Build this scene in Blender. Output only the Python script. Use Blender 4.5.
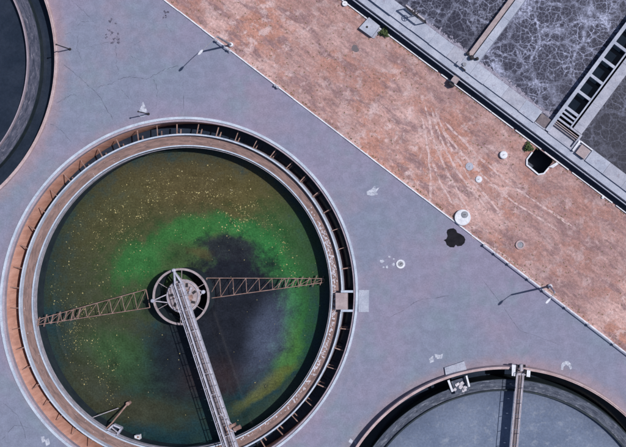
import bpy, bmesh, math, random
from mathutils import Vector, Matrix
random.seed(7)
S = bpy.context.scene
for o in list(bpy.data.objects): bpy.data.objects.remove(o)
C = S.collection
PI = math.pi
# ------------------------------------------------------------------ camera, sky, sun, exposure
H = 100.0                       # flying height of the camera (m)
NX, NY = 480.0, 192.0           # photo pixel straight below the camera
MPP = 0.1                       # metres per photo pixel on the ground
cam = bpy.data.cameras.new('camera'); co = bpy.data.objects.new('camera', cam); C.objects.link(co)
co.location = (0, 0, H); cam.sensor_width = 36; cam.lens = 36 * H / (626 * MPP)
cam.shift_x = (313 - NX) / 626; cam.shift_y = -(223.5 - NY) / 626
cam.clip_end = 2000; S.camera = co
SUN_EL = math.radians(58.3); SDIR = Vector((0.975, 0.222, 0)).normalized()
w = bpy.data.worlds.new('World'); S.world = w; w.use_nodes = True
nt = w.node_tree; bg = nt.nodes['Background']
sky = nt.nodes.new('ShaderNodeTexSky'); sky.sky_type = 'NISHITA'; sky.sun_disc = False
sky.sun_elevation = SUN_EL; sky.sun_rotation = math.atan2(SDIR.x, SDIR.y)
nt.links.new(sky.outputs[0], bg.inputs[0]); bg.inputs[1].default_value = 0.075
sl = bpy.data.lights.new('sun', 'SUN'); sl.energy = 4.1; sl.angle = math.radians(0.5); sl.color = (1, .955, .9)
so = bpy.data.objects.new('sun', sl); C.objects.link(so)
sv = Vector((SDIR.x * math.cos(SUN_EL), SDIR.y * math.cos(SUN_EL), math.sin(SUN_EL)))
so.rotation_euler = sv.to_track_quat('Z', 'Y').to_euler(); so.location = sv * 150
S.view_settings.view_transform = 'Standard'; S.view_settings.look = 'None'
S.view_settings.exposure = 0; S.view_settings.gamma = 1
S.render.engine = 'CYCLES'

# ------------------------------------------------------------------ helpers
def W(px, py, z=0.0):
    k = MPP * (1 - z / H)
    return Vector(((px - NX) * k, (NY - py) * k, z))

def srgb(r, g, b):
    f = lambda c: (c / 255 / 12.92) if c / 255 <= .04045 else ((c / 255 + .055) / 1.055) ** 2.4
    return (f(r), f(g), f(b))

class N:
    """tiny node helper"""
    def __init__(s, name):
        s.m = bpy.data.materials.new(name); s.m.use_nodes = True
        s.t = s.m.node_tree; s.b = s.t.nodes['Principled BSDF']; s.out = s.t.nodes['Material Output']
        s.b.inputs['Specular IOR Level'].default_value = .25
        s.pos = s.t.nodes.new('ShaderNodeNewGeometry').outputs['Position']
    def new(s, k, **kw):
        n = s.t.nodes.new(k)
        for a, v in kw.items(): setattr(n, a, v)
        return n
    def set(s, sock, v):
        if isinstance(v, bpy.types.NodeSocket): s.t.links.new(v, sock)
        elif isinstance(v, tuple) and len(v) == 3 and sock.type == 'RGBA': sock.default_value = (*v, 1)
        else: sock.default_value = v
    def mapv(s, v, loc=(0, 0, 0), rot=0, scale=(1, 1, 1)):
        n = s.new('ShaderNodeMapping'); s.set(n.inputs[0], v)
        n.inputs[1].default_value = loc; n.inputs[2].default_value = (0, 0, rot); n.inputs[3].default_value = scale
        return n.outputs[0]
    def noise(s, v, scale, detail=4, rough=.55, col=False, dist=0):
        n = s.new('ShaderNodeTexNoise'); s.set(n.inputs['Vector'], v)
        n.inputs['Scale'].default_value = scale; n.inputs['Detail'].default_value = detail
        n.inputs['Roughness'].default_value = rough; n.inputs['Distortion'].default_value = dist
        return n.outputs['Color' if col else 'Fac']
    def voro(s, v, scale, feature='DISTANCE_TO_EDGE', rnd=1.0):
        n = s.new('ShaderNodeTexVoronoi', feature=feature); s.set(n.inputs['Vector'], v)
        n.inputs['Scale'].default_value = scale; n.inputs['Randomness'].default_value = rnd
        return n.outputs['Distance']
    def ramp(s, v, lo, hi, a=0., b=1., smooth=True):
        n = s.new('ShaderNodeMapRange', interpolation_type='SMOOTHSTEP' if smooth else 'LINEAR')
        s.set(n.inputs[0], v)
        for i, x in enumerate((lo, hi, a, b)): s.set(n.inputs[i + 1], x)
        return n.outputs[0]
    def math(s, op, a, b=0., c=0.):
        n = s.new('ShaderNodeMath', operation=op); s.set(n.inputs[0], a); s.set(n.inputs[1], b); s.set(n.inputs[2], c)
        return n.outputs[0]
    def vm(s, op, a, b=(0, 0, 0), scale=None):
        n = s.new('ShaderNodeVectorMath', operation=op); s.set(n.inputs[0], a); s.set(n.inputs[1], b)
        if scale is not None: s.set(n.inputs['Scale'], scale)
        return n.outputs['Value' if op in ('LENGTH', 'DOT_PRODUCT') else 'Vector']
    def warp(s, v, scale, amt, detail=3):
        c = s.noise(v, scale, detail, col=True)
        c = s.vm('SUBTRACT', c, (.5, .5, .5))
        return s.vm('ADD', v, s.vm('SCALE', c, scale=amt))
    def mix(s, f, a, b, mode='MIX'):
        n = s.new('ShaderNodeMix', data_type='RGBA', blend_type=mode)
        s.set(n.inputs[0], f); s.set(n.inputs[6], a); s.set(n.inputs[7], b)
        return n.outputs[2]
    def bump(s, h, strength=.3, dist=.02):
        n = s.new('ShaderNodeBump'); s.set(n.inputs['Height'], h)
        n.inputs['Strength'].default_value = strength; n.inputs['Distance'].default_value = dist
        s.t.links.new(n.outputs[0], s.b.inputs['Normal'])
    def done(s, col, rough=.85, metal=0.):
        s.set(s.b.inputs['Base Color'], col); s.set(s.b.inputs['Roughness'], rough); s.set(s.b.inputs['Metallic'], metal)
        return s.m

def simple(name, a, b, scale=1.2, rough=.85, fine=14, spots=None, bumpy=.25, metal=0.):
    """two-tone weathered material with fine grain and optional stain colour"""
    n = N(name); f = n.ramp(n.noise(n.pos, scale, 5, .6), .32, .68)
    col = n.mix(f, a, b)
    g = n.ramp(n.noise(n.pos, fine, 4, .7), .25, .75, .82, 1.14)
    col = n.mix(1., col, n.vm('SCALE', (1, 1, 1), scale=g), 'MULTIPLY')
    if spots:
        k = n.ramp(n.noise(n.pos, scale * 2.7, 6, .65), .56, .70)
        col = n.mix(n.math('MULTIPLY', k, .7), col, spots)
    n.bump(n.noise(n.pos, fine, 4), bumpy, .02)
    return n.done(col, rough, metal)

class MB:
    def __init__(s): s.v = []; s.f = []
    def add(s, vs, fs):
        o = len(s.v); s.v += [tuple(x) for x in vs]; s.f += [tuple(i + o for i in f) for f in fs]; return s
    def prism(s, pts, z0, z1):
        """closed outline of (x, y) points extruded z0..z1"""
        pts = [(p[0], p[1]) for p in pts]
        if sum(a[0] * b[1] - b[0] * a[1] for a, b in zip(pts, pts[1:] + pts[:1])) < 0: pts = pts[::-1]
        n = len(pts)
        return s.add([(x, y, z0) for x, y in pts] + [(x, y, z1) for x, y in pts],
                     [tuple(range(n))[::-1], tuple(range(n, 2 * n))] + [(i, (i + 1) % n, n + (i + 1) % n, n + i) for i in range(n)])
    def box(s, c, size, rz=0.):
        m = Matrix.Rotation(rz, 2); hx, hy, hz = (q / 2 for q in size); pts = []
        for a, b in ((-1, -1), (1, -1), (1, 1), (-1, 1)):
            q = m @ Vector((a * hx, b * hy)); pts.append((c[0] + q.x, c[1] + q.y))
        return s.prism(pts, c[2] - hz, c[2] + hz)
    def beam(s, a, b, wd, ht):
        """square bar from a to b, horizontal-ish; wd across, ht up"""
        a = Vector(a); b = Vector(b); d = (b - a).normalized()
        up = Vector((0, 0, 1)) if abs(d.z) < .95 else Vector((1, 0, 0))
        x = d.cross(up).normalized(); y = x.cross(d)
        vs = []
        for p in (a, b):
            for i, j in ((-1, -1), (1, -1), (1, 1), (-1, 1)): vs.append(p + x * i * wd / 2 + y * j * ht / 2)
        return s.add(vs, [(0, 1, 2, 3), (7, 6, 5, 4), (0, 4, 5, 1), (1, 5, 6, 2), (2, 6, 7, 3), (3, 7, 4, 0)])
    def tube(s, path, r, n=8, r1=None):
        path = [Vector(p) for p in path]; vs = []; L = len(path)
        for k, p in enumerate(path):
            d = (path[min(k + 1, L - 1)] - path[max(k - 1, 0)]).normalized()
            up = Vector((0, 0, 1)) if abs(d.z) < .9 else Vector((1, 0, 0))
            x = d.cross(up).normalized(); y = x.cross(d); q = r if r1 is None else r + (r1 - r) * k / (L - 1)
            vs += [p + (x * math.cos(2 * PI * i / n) + y * math.sin(2 * PI * i / n)) * q for i in range(n)]
        fs = [(k * n + i, k * n + (i + 1) % n, (k + 1) * n + (i + 1) % n, (k + 1) * n + i) for k in range(L - 1) for i in range(n)]
        fs += [tuple(range(n))[::-1], tuple(range((L - 1) * n, L * n))]
        return s.add(vs, fs)
    def lathe(s, prof, c, n=32, tf=None, closed=True, a0=0., a1=2 * PI):
        """revolve (r, z) profile about c; tf maps local xy (ellipse)"""
        full = abs(a1 - a0 - 2 * PI) < 1e-6; m = n if full else n + 1; vs = []
        for i in range(m):
            a = a0 + (a1 - a0) * i / n
            for r, z in prof:
                q = Vector((r * math.cos(a), r * math.sin(a)))
                if tf: q = tf @ q
                vs.append((c[0] + q.x, c[1] + q.y, z))
        L = len(prof); fs = []
        for i in range(n):
            j = (i + 1) % m
            for k in range(L if closed else L - 1):
                l = (k + 1) % L; fs.append((i * L + k, j * L + k, j * L + l, i * L + l))
        if closed and not full: fs += [tuple(range(L)), tuple(range(n * L, n * L + L))[::-1]]
        return s.add(vs, fs)
    def build(s, name, mat, parent=None, smooth=False, fix=True):
        me = bpy.data.meshes.new(name); me.from_pydata(s.v, [], s.f)
        if fix:
            bm = bmesh.new(); bm.from_mesh(me); bmesh.ops.recalc_face_normals(bm, faces=bm.faces[:]); bm.to_mesh(me); bm.free()
        me.materials.append(mat)
        if smooth:
            me.polygons.foreach_set('use_smooth', [True] * len(me.polygons)); me.set_sharp_from_angle(angle=math.radians(35))
        return link(name, me, parent)

def link(name, me, parent=None, loc=None, rz=0.):
    o = bpy.data.objects.new(name, me); C.objects.link(o)
    if parent:
        o.parent = parent; base = world_loc(parent)
        o.location = -base if loc is None else Vector(loc) - base
    elif loc is not None: o.location = loc
    o.rotation_euler.z = rz
    return o
def world_loc(o):
    v = Vector((0, 0, 0))
    while o: v = v + o.location; o = o.parent
    return v
def tag(o, label=None, cat=None, group=None, kind=None):
    for k, v in (('label', label), ('category', cat), ('group', group), ('kind', kind)):
        if v: o[k] = v
    return o
def thing(name, loc, label, cat, group=None):
    o = bpy.data.objects.new(name, None); C.objects.link(o); o.location = loc; o.empty_display_size = .3
    return tag(o, label, cat, group)

def blob(cx, cy, r, n=18, amp=.3, sx=1., sy=1., rot=0., seed=0):
    """uneven outline in photo pixels"""
    rr = random.Random(seed); ph = [rr.uniform(0, 6.3) for _ in range(4)]; out = []
    for i in range(n):
        a = 2 * PI * i / n
        q = r * (1 + amp * (.5 * math.sin(2 * a + ph[0]) + .35 * math.sin(3 * a + ph[1]) + .3 * math.sin(5 * a + ph[2]) + .25 * rr.uniform(-1, 1)))
        x, y = q * math.cos(a) * sx, q * math.sin(a) * sy
        out.append((cx + x * math.cos(rot) - y * math.sin(rot), cy + x * math.sin(rot) + y * math.cos(rot)))
    return out
def flat(name, pts, z, mat, parent=None, th=.004):
    return MB().prism([W(x, y, z) for x, y in pts], z - th, z).build(name, mat, parent)

# ------------------------------------------------------------------ layout
ZR1 = .22
T1C = W(178.6, 299.4, ZR1).xy
ax = Vector((.51, .86)).normalized(); ay = Vector((-ax.y, ax.x))
Q = Matrix(((ax.x, ay.x), (ax.y, ay.y)))
TF1 = Q @ Matrix(((1.0187, 0), (0, .9816))) @ Q.transposed()
def P1(r, a, z):
    q = TF1 @ Vector((r * math.cos(a), r * math.sin(a))); return Vector((T1C.x + q.x, T1C.y + q.y, z))
T2C = W(-119.7, 59.1, .3).xy
T3C = W(505.2, 546.5, 1.1).xy
R1, R2, R3 = 18.06, 17.65, 17.78
KA, KB = (164.5, 0.0), (626.0, 352.5)                 # kerb between yard and earth
kd = Vector((KB[0] - KA[0], KB[1] - KA[1])).normalized(); kn = Vector((kd.y, -kd.x))   # kn: towards the earth strip
def K(t, off=0., z=0.):                                # t, off in photo pixels
    return W(KA[0] + kd.x * t + kn.x * off, KA[1] + kd.y * t + kn.y * off, z)
def B(u, v, z=0.):                                     # basin coordinates in photo pixels
    return W(349 + .8 * u + .6 * v, 3.4 + .6 * u - .8 * v, z)
def Bq(u0, u1, v0, v1, z): return [B(u0, v0, z), B(u1, v0, z), B(u1, v1, z), B(u0, v1, z)]

# ------------------------------------------------------------------ materials
E1A = math.atan2(-.6, .8)       # world angle of the plant's long axis (down-right in the photo)
def m_yard():
    n = N('concrete_yard'); p = n.pos
    c = n.mix(n.ramp(n.noise(p, .07, 4, .5), .42, .58), (.190, .212, .305), (.222, .212, .310))
    c = n.mix(n.ramp(n.noise(n.mapv(p, (31, 7, 0)), .2, 5, .6), .48, .66, 0, .6), c, (.182, .230, .298))
    c = n.mix(n.ramp(n.noise(n.mapv(p, (-11, 57, 0)), .13, 5, .6), .52, .68, 0, .6), c, (.248, .214, .296))
    for ctr, r, wd in ((T2C, R2, 1.6), (T3C, R3, 1.5), (T1C, R1, .9)):      # rust dust shed along the tank rims
        d = n.vm('LENGTH', n.vm('MULTIPLY', n.vm('SUBTRACT', p, (ctr.x, ctr.y, 0)), (1, 1, 0)))
        d = n.math('ADD', d, n.math('MULTIPLY', n.math('SUBTRACT', n.noise(p, .7, 5, .7), .5), 2.2))
        c = n.mix(n.ramp(d, r + wd, r, 0, .42 if wd > 1 else .15), c, (.33, .215, .235))
    s1 = n.ramp(n.noise(n.warp(p, .6, 1.5), 1.1, 6, .7), .35, .68, .90, 1.08)
    g = n.math('MULTIPLY', s1, n.ramp(n.noise(p, 7, 4, .75), .28, .72, .88, 1.12))
    c = n.mix(1., c, n.vm('SCALE', (1, 1, 1), scale=g), 'MULTIPLY')
    d = n.ramp(n.noise(n.mapv(p, (3, 90, 0)), 2.4, 6, .72), .60, .72, 0, .25)
    c = n.mix(d, c, (.09, .09, .14))
    n.bump(n.noise(p, 12, 4), .2, .02)
    return n.done(c, .9)
def m_dirt():
    n = N('pink_earth'); p = n.pos
    al = n.mapv(p, (0, 0, 0), -E1A, (1, 1, 1))          # along the strip
    st = n.warp(n.mapv(al, (0, 0, 0), 0, (.38, 1, 1)), .7, 1.1)
    pw = n.warp(p, .6, 1.4)
    c = n.mix(n.ramp(n.noise(st, .40, 5, .6), .40, .60), (.385, .225, .210), (.50, .33, .322))
    c = n.mix(n.ramp(n.noise(n.mapv(pw, (55, 13, 0)), .22, 6, .62), .48, .58, 0, .8), c, (.40, .195, .155))
    c = n.mix(n.ramp(n.noise(n.mapv(st, (7, 13, 0)), .62, 6, .66), .49, .60, 0, .85), c, (.235, .150, .165))
    c = n.mix(n.ramp(n.noise(n.mapv(pw, (5, 3, 0)), .75, 6, .68), .51, .63, 0, .8), c, (.54, .405, .415))
    c = n.mix(n.ramp(n.noise(n.mapv(pw, (15, 73, 0)), 1.7, 6, .75), .56, .68, 0, .65), c, (.20, .105, .10))
    c = n.mix(n.ramp(n.noise(n.mapv(pw, (-45, 23, 0)), 2.6, 6, .75), .58, .68, 0, .6), c, (.60, .47, .48))
    c = n.mix(n.ramp(n.noise(n.mapv(p, (19, 4, 0)), .055, 3, .5), .44, .58, 0, .50), c, (.27, .17, .178))
    g = n.math('MULTIPLY', n.ramp(n.noise(p, 4.2, 5, .8), .32, .68, .76, 1.2), n.ramp(n.noise(st, 2.2, 5, .7), .36, .64, .84, 1.14))
    c = n.mix(1., c, n.vm('SCALE', (1, 1, 1), scale=g), 'MULTIPLY')
    n.bump(n.math('ADD', n.noise(p, 3.2, 6, .7), n.noise(st, 1.0, 5, .6)), .6, .10)
    return n.done(c, .95)
YARD = m_yard(); DIRT = m_dirt()
DECK = simple('pale_blue_grey_concrete', (.30, .33, .43), (.41, .435, .54), .8, .85, 9, (.24, .235, .31))
DECK2 = simple('grey_lilac_concrete', (.29, .305, .39), (.38, .39, .48), 1.1, .88, 9, (.23, .215, .27))
RIMW = simple('worn_white_blue_paint', (.37, .43, .55), (.50, .56, .68), .9, .7, 9, (.30, .32, .42))
RIMG = simple('grey_mauve_concrete', (.28, .24, .30), (.35, .30, .36), 1.0, .88, 10)
RIMP = simple('pink_weathered_rim', (.38, .28, .30), (.48, .38, .41), 1.2, .85, 9, (.26, .20, .24))
WHITE = simple('chalky_white', (.55, .57, .66), (.70, .72, .80), 1.5, .7, 10, (.40, .40, .48))
def m_orange():
    n = N('rust_stained_wall'); p = n.pos
    st = n.mapv(p, (0, 0, 0), 0, (1.6, 1.6, .25))
    c = n.mix(n.ramp(n.noise(st, 1.4, 6, .65), .3, .7), (.46, .235, .185), (.62, .36, .30))
    c = n.mix(n.ramp(n.noise(p, .9, 5, .6), .5, .72, 0, .7), c, (.36, .20, .17))
    n.bump(n.noise(p, 6, 4), .4, .03)
    return n.done(c, .9)
ORANGE = m_orange()
RUST = simple('pink_rusted_steel', (.20, .12, .105), (.33, .225, .21), 2.2, .75, 16, (.20, .11, .09))
PALE = simple('pale_galvanised_steel', (.30, .28, .34), (.44, .42, .50), 2.0, .55, 14, (.36, .26, .26))
STEELB = simple('bluish_steel_rail', (.32, .33, .43), (.48, .49, .60), 2.5, .5, 14, (.30, .24, .26))
DARK = simple('dark_painted_steel', (.020, .020, .026), (.035, .032, .04), 3, .6, 14)
BLACKW2 = simple('black_channel_water', (.006, .011, .020), (.010, .016, .028), .5, .08, 5, None, .02)
WETWALL = simple('wet_algae_wall', (.014, .024, .038), (.026, .038, .050), .9, .6, 9, (.03, .05, .03))
BLACKW = simple('deep_dark_water', (.016, .024, .042), (.024, .033, .055), .5, .1, 5, None, .03)
DRAIN = simple('shade_dark_drain', (.035, .045, .075), (.055, .065, .10), .8, .5, 9)  # navy shade of the basin wall put into the drain colour
HUBG = simple('grey_pink_hub_paint', (.24, .20, .225), (.36, .31, .34), 2.2, .8, 12, (.12, .09, .09))
GRAT = simple('brown_grey_grating', (.13, .11, .13), (.19, .16, .18), 3, .8, 22)
LIDG = simple('grey_lid', (.20, .21, .26), (.27, .28, .33), 4, .7, 20)
TAR = simple('black_tar_stain', (.005, .005, .009), (.012, .011, .017), 1.5, .9, 10)
LEAF = simple('dusty_green_leaf', (.045, .075, .030), (.09, .12, .05), 5, .7, 25)
BARK = simple('dry_brown_stem', (.10, .065, .04), (.15, .10, .065), 5, .9, 25)
def m_track_(name, col):
    n = N(name); p = n.pos
    t = n.new('ShaderNodeBsdfTransparent'); m = n.new('ShaderNodeMixShader')
    n.set(m.inputs[0], n.ramp(n.noise(p, 1.4, 5, .75), .40, .62, .05, .6)); n.t.links.new(t.outputs[0], m.inputs[1]); n.t.links.new(n.b.outputs[0], m.inputs[2])
    n.t.links.new(m.outputs[0], n.out.inputs[0])
    return n.done(col, .95)
FOAM = simple('dirty_white_foam', (.42, .40, .46), (.62, .60, .68), 2.5, .95, 9, (.3, .27, .3))
CRACK = m_track_('crack_dirt', (.075, .08, .12))
PINKBOX = simple('pink_grey_cover', (.30, .245, .27), (.38, .32, .345), 1.8, .85, 12)
def m_trough(name, ctr, a, b, foam, amt, dirt, r_in, r_out, fade):
    """launder bed: concentric streaks, scum thinning outwards by fade"""
    n = N(name); p = n.pos
    q = n.vm('MULTIPLY', n.vm('SUBTRACT', p, (ctr.x, ctr.y, 0)), (1, 1, 0)); rad = n.vm('LENGTH', q)
    x = n.new('ShaderNodeSeparateXYZ'); n.set(x.inputs[0], q); ang = n.math('ARCTAN2', x.outputs[1], x.outputs[0])
    cv = n.new('ShaderNodeCombineXYZ'); n.set(cv.inputs[0], n.math('MULTIPLY', rad, 3.2)); n.set(cv.inputs[1], n.math('MULTIPLY', ang, 9.0)); pol = cv.outputs[0]
    pol = n.warp(pol, 1.2, .7, 4)
    c = n.mix(n.ramp(n.noise(pol, 1.2, 6, .65), .36, .64), a, b)
    c = n.mix(n.ramp(n.noise(n.mapv(pol, (9, 4, 0)), 1.6, 6, .7), .50, .64, 0, .7), c, dirt)
    f = n.ramp(n.noise(n.mapv(pol, (1, 44, 0)), 1.9, 7, .78), .60 - amt, .76 - amt, 0, .9)
    f = n.math('MULTIPLY', f, n.ramp(rad, r_out, r_in + (r_out - r_in) * .3, 1 - fade, 1.))
    f = n.math('MULTIPLY', f, n.ramp(n.noise(p, 6, 5, .8), .34, .62, .3, 1.1))
    c = n.mix(f, c, foam); n.bump(n.noise(pol, 4, 5, .7), .6, .05)
    return n.done(c, .85)
TROUGH1 = m_trough('brown_launder_floor', T1C, (.17, .115, .11), (.27, .18, .17), (.40, .34, .36), .02, (.11, .08, .085), 15.2, 16.3, .3)
TROUGH2 = m_trough('foam_streaked_launder', T2C, (.04, .048, .08), (.09, .095, .14), (.30, .285, .35), .08, (.018, .024, .044), 14.8, 15.8, .95)
TROUGH3 = m_trough('grey_scum_launder', T3C, (.045, .056, .09), (.095, .112, .16), (.34, .36, .44), .09, (.025, .03, .052), 15.3, 16.3, .45)
def m_paint():
    n = N('worn_white_road_paint'); p = n.pos
    c = n.mix(n.ramp(n.noise(p, 3, 6, .7), .35, .65), (.34, .37, .48), (.58, .61, .72))
    t = n.new('ShaderNodeBsdfTransparent'); m = n.new('ShaderNodeMixShader')
    n.set(m.inputs[0], n.ramp(n.noise(p, 3.5, 4, .7), .34, .50, 0, .88)); n.t.links.new(t.outputs[0], m.inputs[1]); n.t.links.new(n.b.outputs[0], m.inputs[2])
    n.t.links.new(m.outputs[0], n.out.inputs[0])
    return n.done(c, .8)
PAINT = m_paint()
def m_track(name, col, lo, hi, amt=.8):
    n = N(name); p = n.pos
    t = n.new('ShaderNodeBsdfTransparent'); m = n.new('ShaderNodeMixShader')
    n.set(m.inputs[0], n.ramp(n.noise(p, 2.2, 6, .8), lo, hi, 0, amt)); n.t.links.new(t.outputs[0], m.inputs[1]); n.t.links.new(n.b.outputs[0], m.inputs[2])
    n.t.links.new(m.outputs[0], n.out.inputs[0])
    return n.done(col, .95)
TRACK = m_track('pressed_pale_earth', (.64, .48, .49), .38, .56, .85)
STAIN = m_track('brown_oil_stain', (.09, .085, .13), .40, .62, .45)

# ------------------------------------------------------------------ ground sheets (with openings for tanks and sump)
def sheet(name, outer, holes, z, mat):
    bm = bmesh.new(); edges = []
    for loop in [outer] + holes:
        vs = [bm.verts.new((p[0], p[1], z)) for p in loop]
        edges += [bm.edges.new((vs[i], vs[(i + 1) % len(vs)])) for i in range(len(vs))]
    bmesh.ops.triangle_fill(bm, use_beauty=True, use_dissolve=False, edges=edges)
    for f in bm.faces:
        if f.normal.z < 0: f.normal_flip()
    me = bpy.data.meshes.new(name); bm.to_mesh(me); bm.free(); me.materials.append(mat)
    return tag(link(name, me), kind='structure')
circ = lambda c, r, tf=None, n=120: [((tf @ Vector((r * math.cos(2 * PI * i / n), r * math.sin(2 * PI * i / n)))) + c if tf else Vector((c.x + r * math.cos(2 * PI * i / n), c.y + r * math.sin(2 * PI * i / n)))) for i in range(n)]
k0, k1 = K(-5000), K(6000)
far = Vector((-kn.x, kn.y)) * 500                       # world vector away from the earth strip
yard = sheet('concrete_yard', [k0.xy, k1.xy, k1.xy + far, k0.xy + far],
             [circ(T1C, R1 - .3, TF1), circ(T2C, R2 - .25), circ(T3C, R3 - .2)], 0, YARD)
PIT = [(236.5, -2.5), (236.5, -18), (239.5, -22), (254, -22.8), (257.5, -19), (258, -2.5)]
pit_px = [B(u, v) for u, v in PIT]
earth = sheet('earth_strip', [k0.xy, k1.xy, k1.xy - far, k0.xy - far], [[p.xy for p in pit_px]], 0, DIRT)

# ------------------------------------------------------------------ green settling tank (tank 1)
t1 = thing('settling_tank', (T1C.x, T1C.y, 0), 'large round settling tank of murky green water with rust orange outer channel', 'tank')
NSEG = 180
def ring(name, r0, r1, z0, z1, mat, parent, c=None, tf=None):
    return MB().lathe([(r0, z0), (r1, z0), (r1, z1), (r0, z1)], c, NSEG, tf).build(name, mat, parent, smooth=True)
ring('rim', R1 - .24, R1, -.4, ZR1, RIMW, t1, T1C, TF1)
ring('rim_ledge', R1 - .46, R1 - .243, -.4, .06, RIMG, t1, T1C, TF1)
MB().lathe([(R1 - .44, -.41), (R1 - .46, -.45), (R1 - .46, -3.6), (R1 - .2, -3.6), (R1 - .2, -.41)], T1C, NSEG, TF1).build('outer_wall', ORANGE, t1, smooth=True)
LO, LI = 16.36, 15.26
ring('launder_outer_wall', LO - .075, LO + .075, -1.6, -.50, RIMW, t1, T1C, TF1)
ring('channel_inner_wall', LO - .6, LO + .05, -3.6, -1.62, RIMG, t1, T1C, TF1)
ring('launder_floor', LI + .065, LO - .08, -1.5, -1.10, TROUGH1, t1, T1C, TF1)
ring('launder_inner_wall', LI - .06, LI + .06, -1.7, -.92, RIMW, t1, T1C, TF1)
ring('scum_baffle', LI - .20, LI - .16, -1.6, -1.05, PALE, t1, T1C, TF1)
ring('tank_wall', LI - .05, LI + .4, -4.2, -1.72, WETWALL, t1, T1C, TF1)
# cantilever brackets across the outer channel, one mesh shared
bm_ = MB().beam((0, 0, -.75), (1.12, 0, -.95), .085, .10).beam((0, 0, -2.1), (.62, 0, -2.3), .09, .09).beam((.03, 0, -.72), (.03, 0, -2.2), .10, .08)
bme = bm_.build('bracket', RUST).data; bpy.data.objects.remove(bpy.data.objects['bracket'])
NB = 52
for i in range(NB):
    a = 2 * PI * (i + .35) / NB; p = P1(LO + .10, a, 0); q = P1(LO + 1, a, 0)
    if abs(math.atan2(p.y - T1C.y, p.x - T1C.x)) < .085: continue
    ob = link('bracket', bme, t1, p, math.atan2(q.y - p.y, q.x - p.x) + random.uniform(-.09, .09)); ob.scale = (random.uniform(.8, 1.02), random.uniform(.7, 1.2), random.uniform(.9, 1.06))
# crossing platform on the right of the tank
yc = -.1
def at1(px, py, z): return W(px, py, z)
MB().prism([W(335.5, 293, -.35), W(347.5, 293, -.35), W(347.5, 309.5, -.35), W(335.5, 309.5, -.35)], -.75, -.35).build('crossing_slab', PINKBOX, t1)
for y in (291.4, 310.6):
    MB().beam(W(341, y, -.05), W(353.2, y, -.05), .22, .2).build('crossing_beam', RIMW, t1)
tag(MB().prism([W(358.6, 290, .1), W(369, 290, .1), W(368.6, 312, .1), W(358.2, 312, .1)], 0, .1).build('landing_slab', DECK), 'low pale concrete pad beside the crossing of the green tank', 'slab')
# foam clumps in the launder, uncountable
fm = MB(); rr = random.Random(3)
for i in range(520):
    a = rr.choice((rr.gauss(-.35, .25), rr.gauss(.25, .12), rr.uniform(-1.2, .6))) if i < 460 else rr.uniform(0, 6.28); r = LI + .3 + rr.gauss(0, .12) if i < 460 else rr.uniform(LI + .15, LO - .2)
    s_ = rr.uniform(.02, .10) * (1 if i < 460 else .5); p = P1(r, a, -1.10); n_ = 6
    top = [(p.x + s_ * rr.uniform(.6, 1.3) * math.cos(6.28 * k / n_), p.y + s_ * rr.uniform(.6, 1.3) * math.sin(6.28 * k / n_)) for k in range(n_)]
    fm.add([(x, y, -1.099) for x, y in top] + [(p.x, p.y, -1.10 + s_ * .8)], [(k, (k + 1) % n_, n_) for k in range(n_)])
tag(fm.build('launder_foam', FOAM, fix=False), 'dirty white foam clumps lying in the launder of the green tank', 'foam', kind='stuff')

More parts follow.
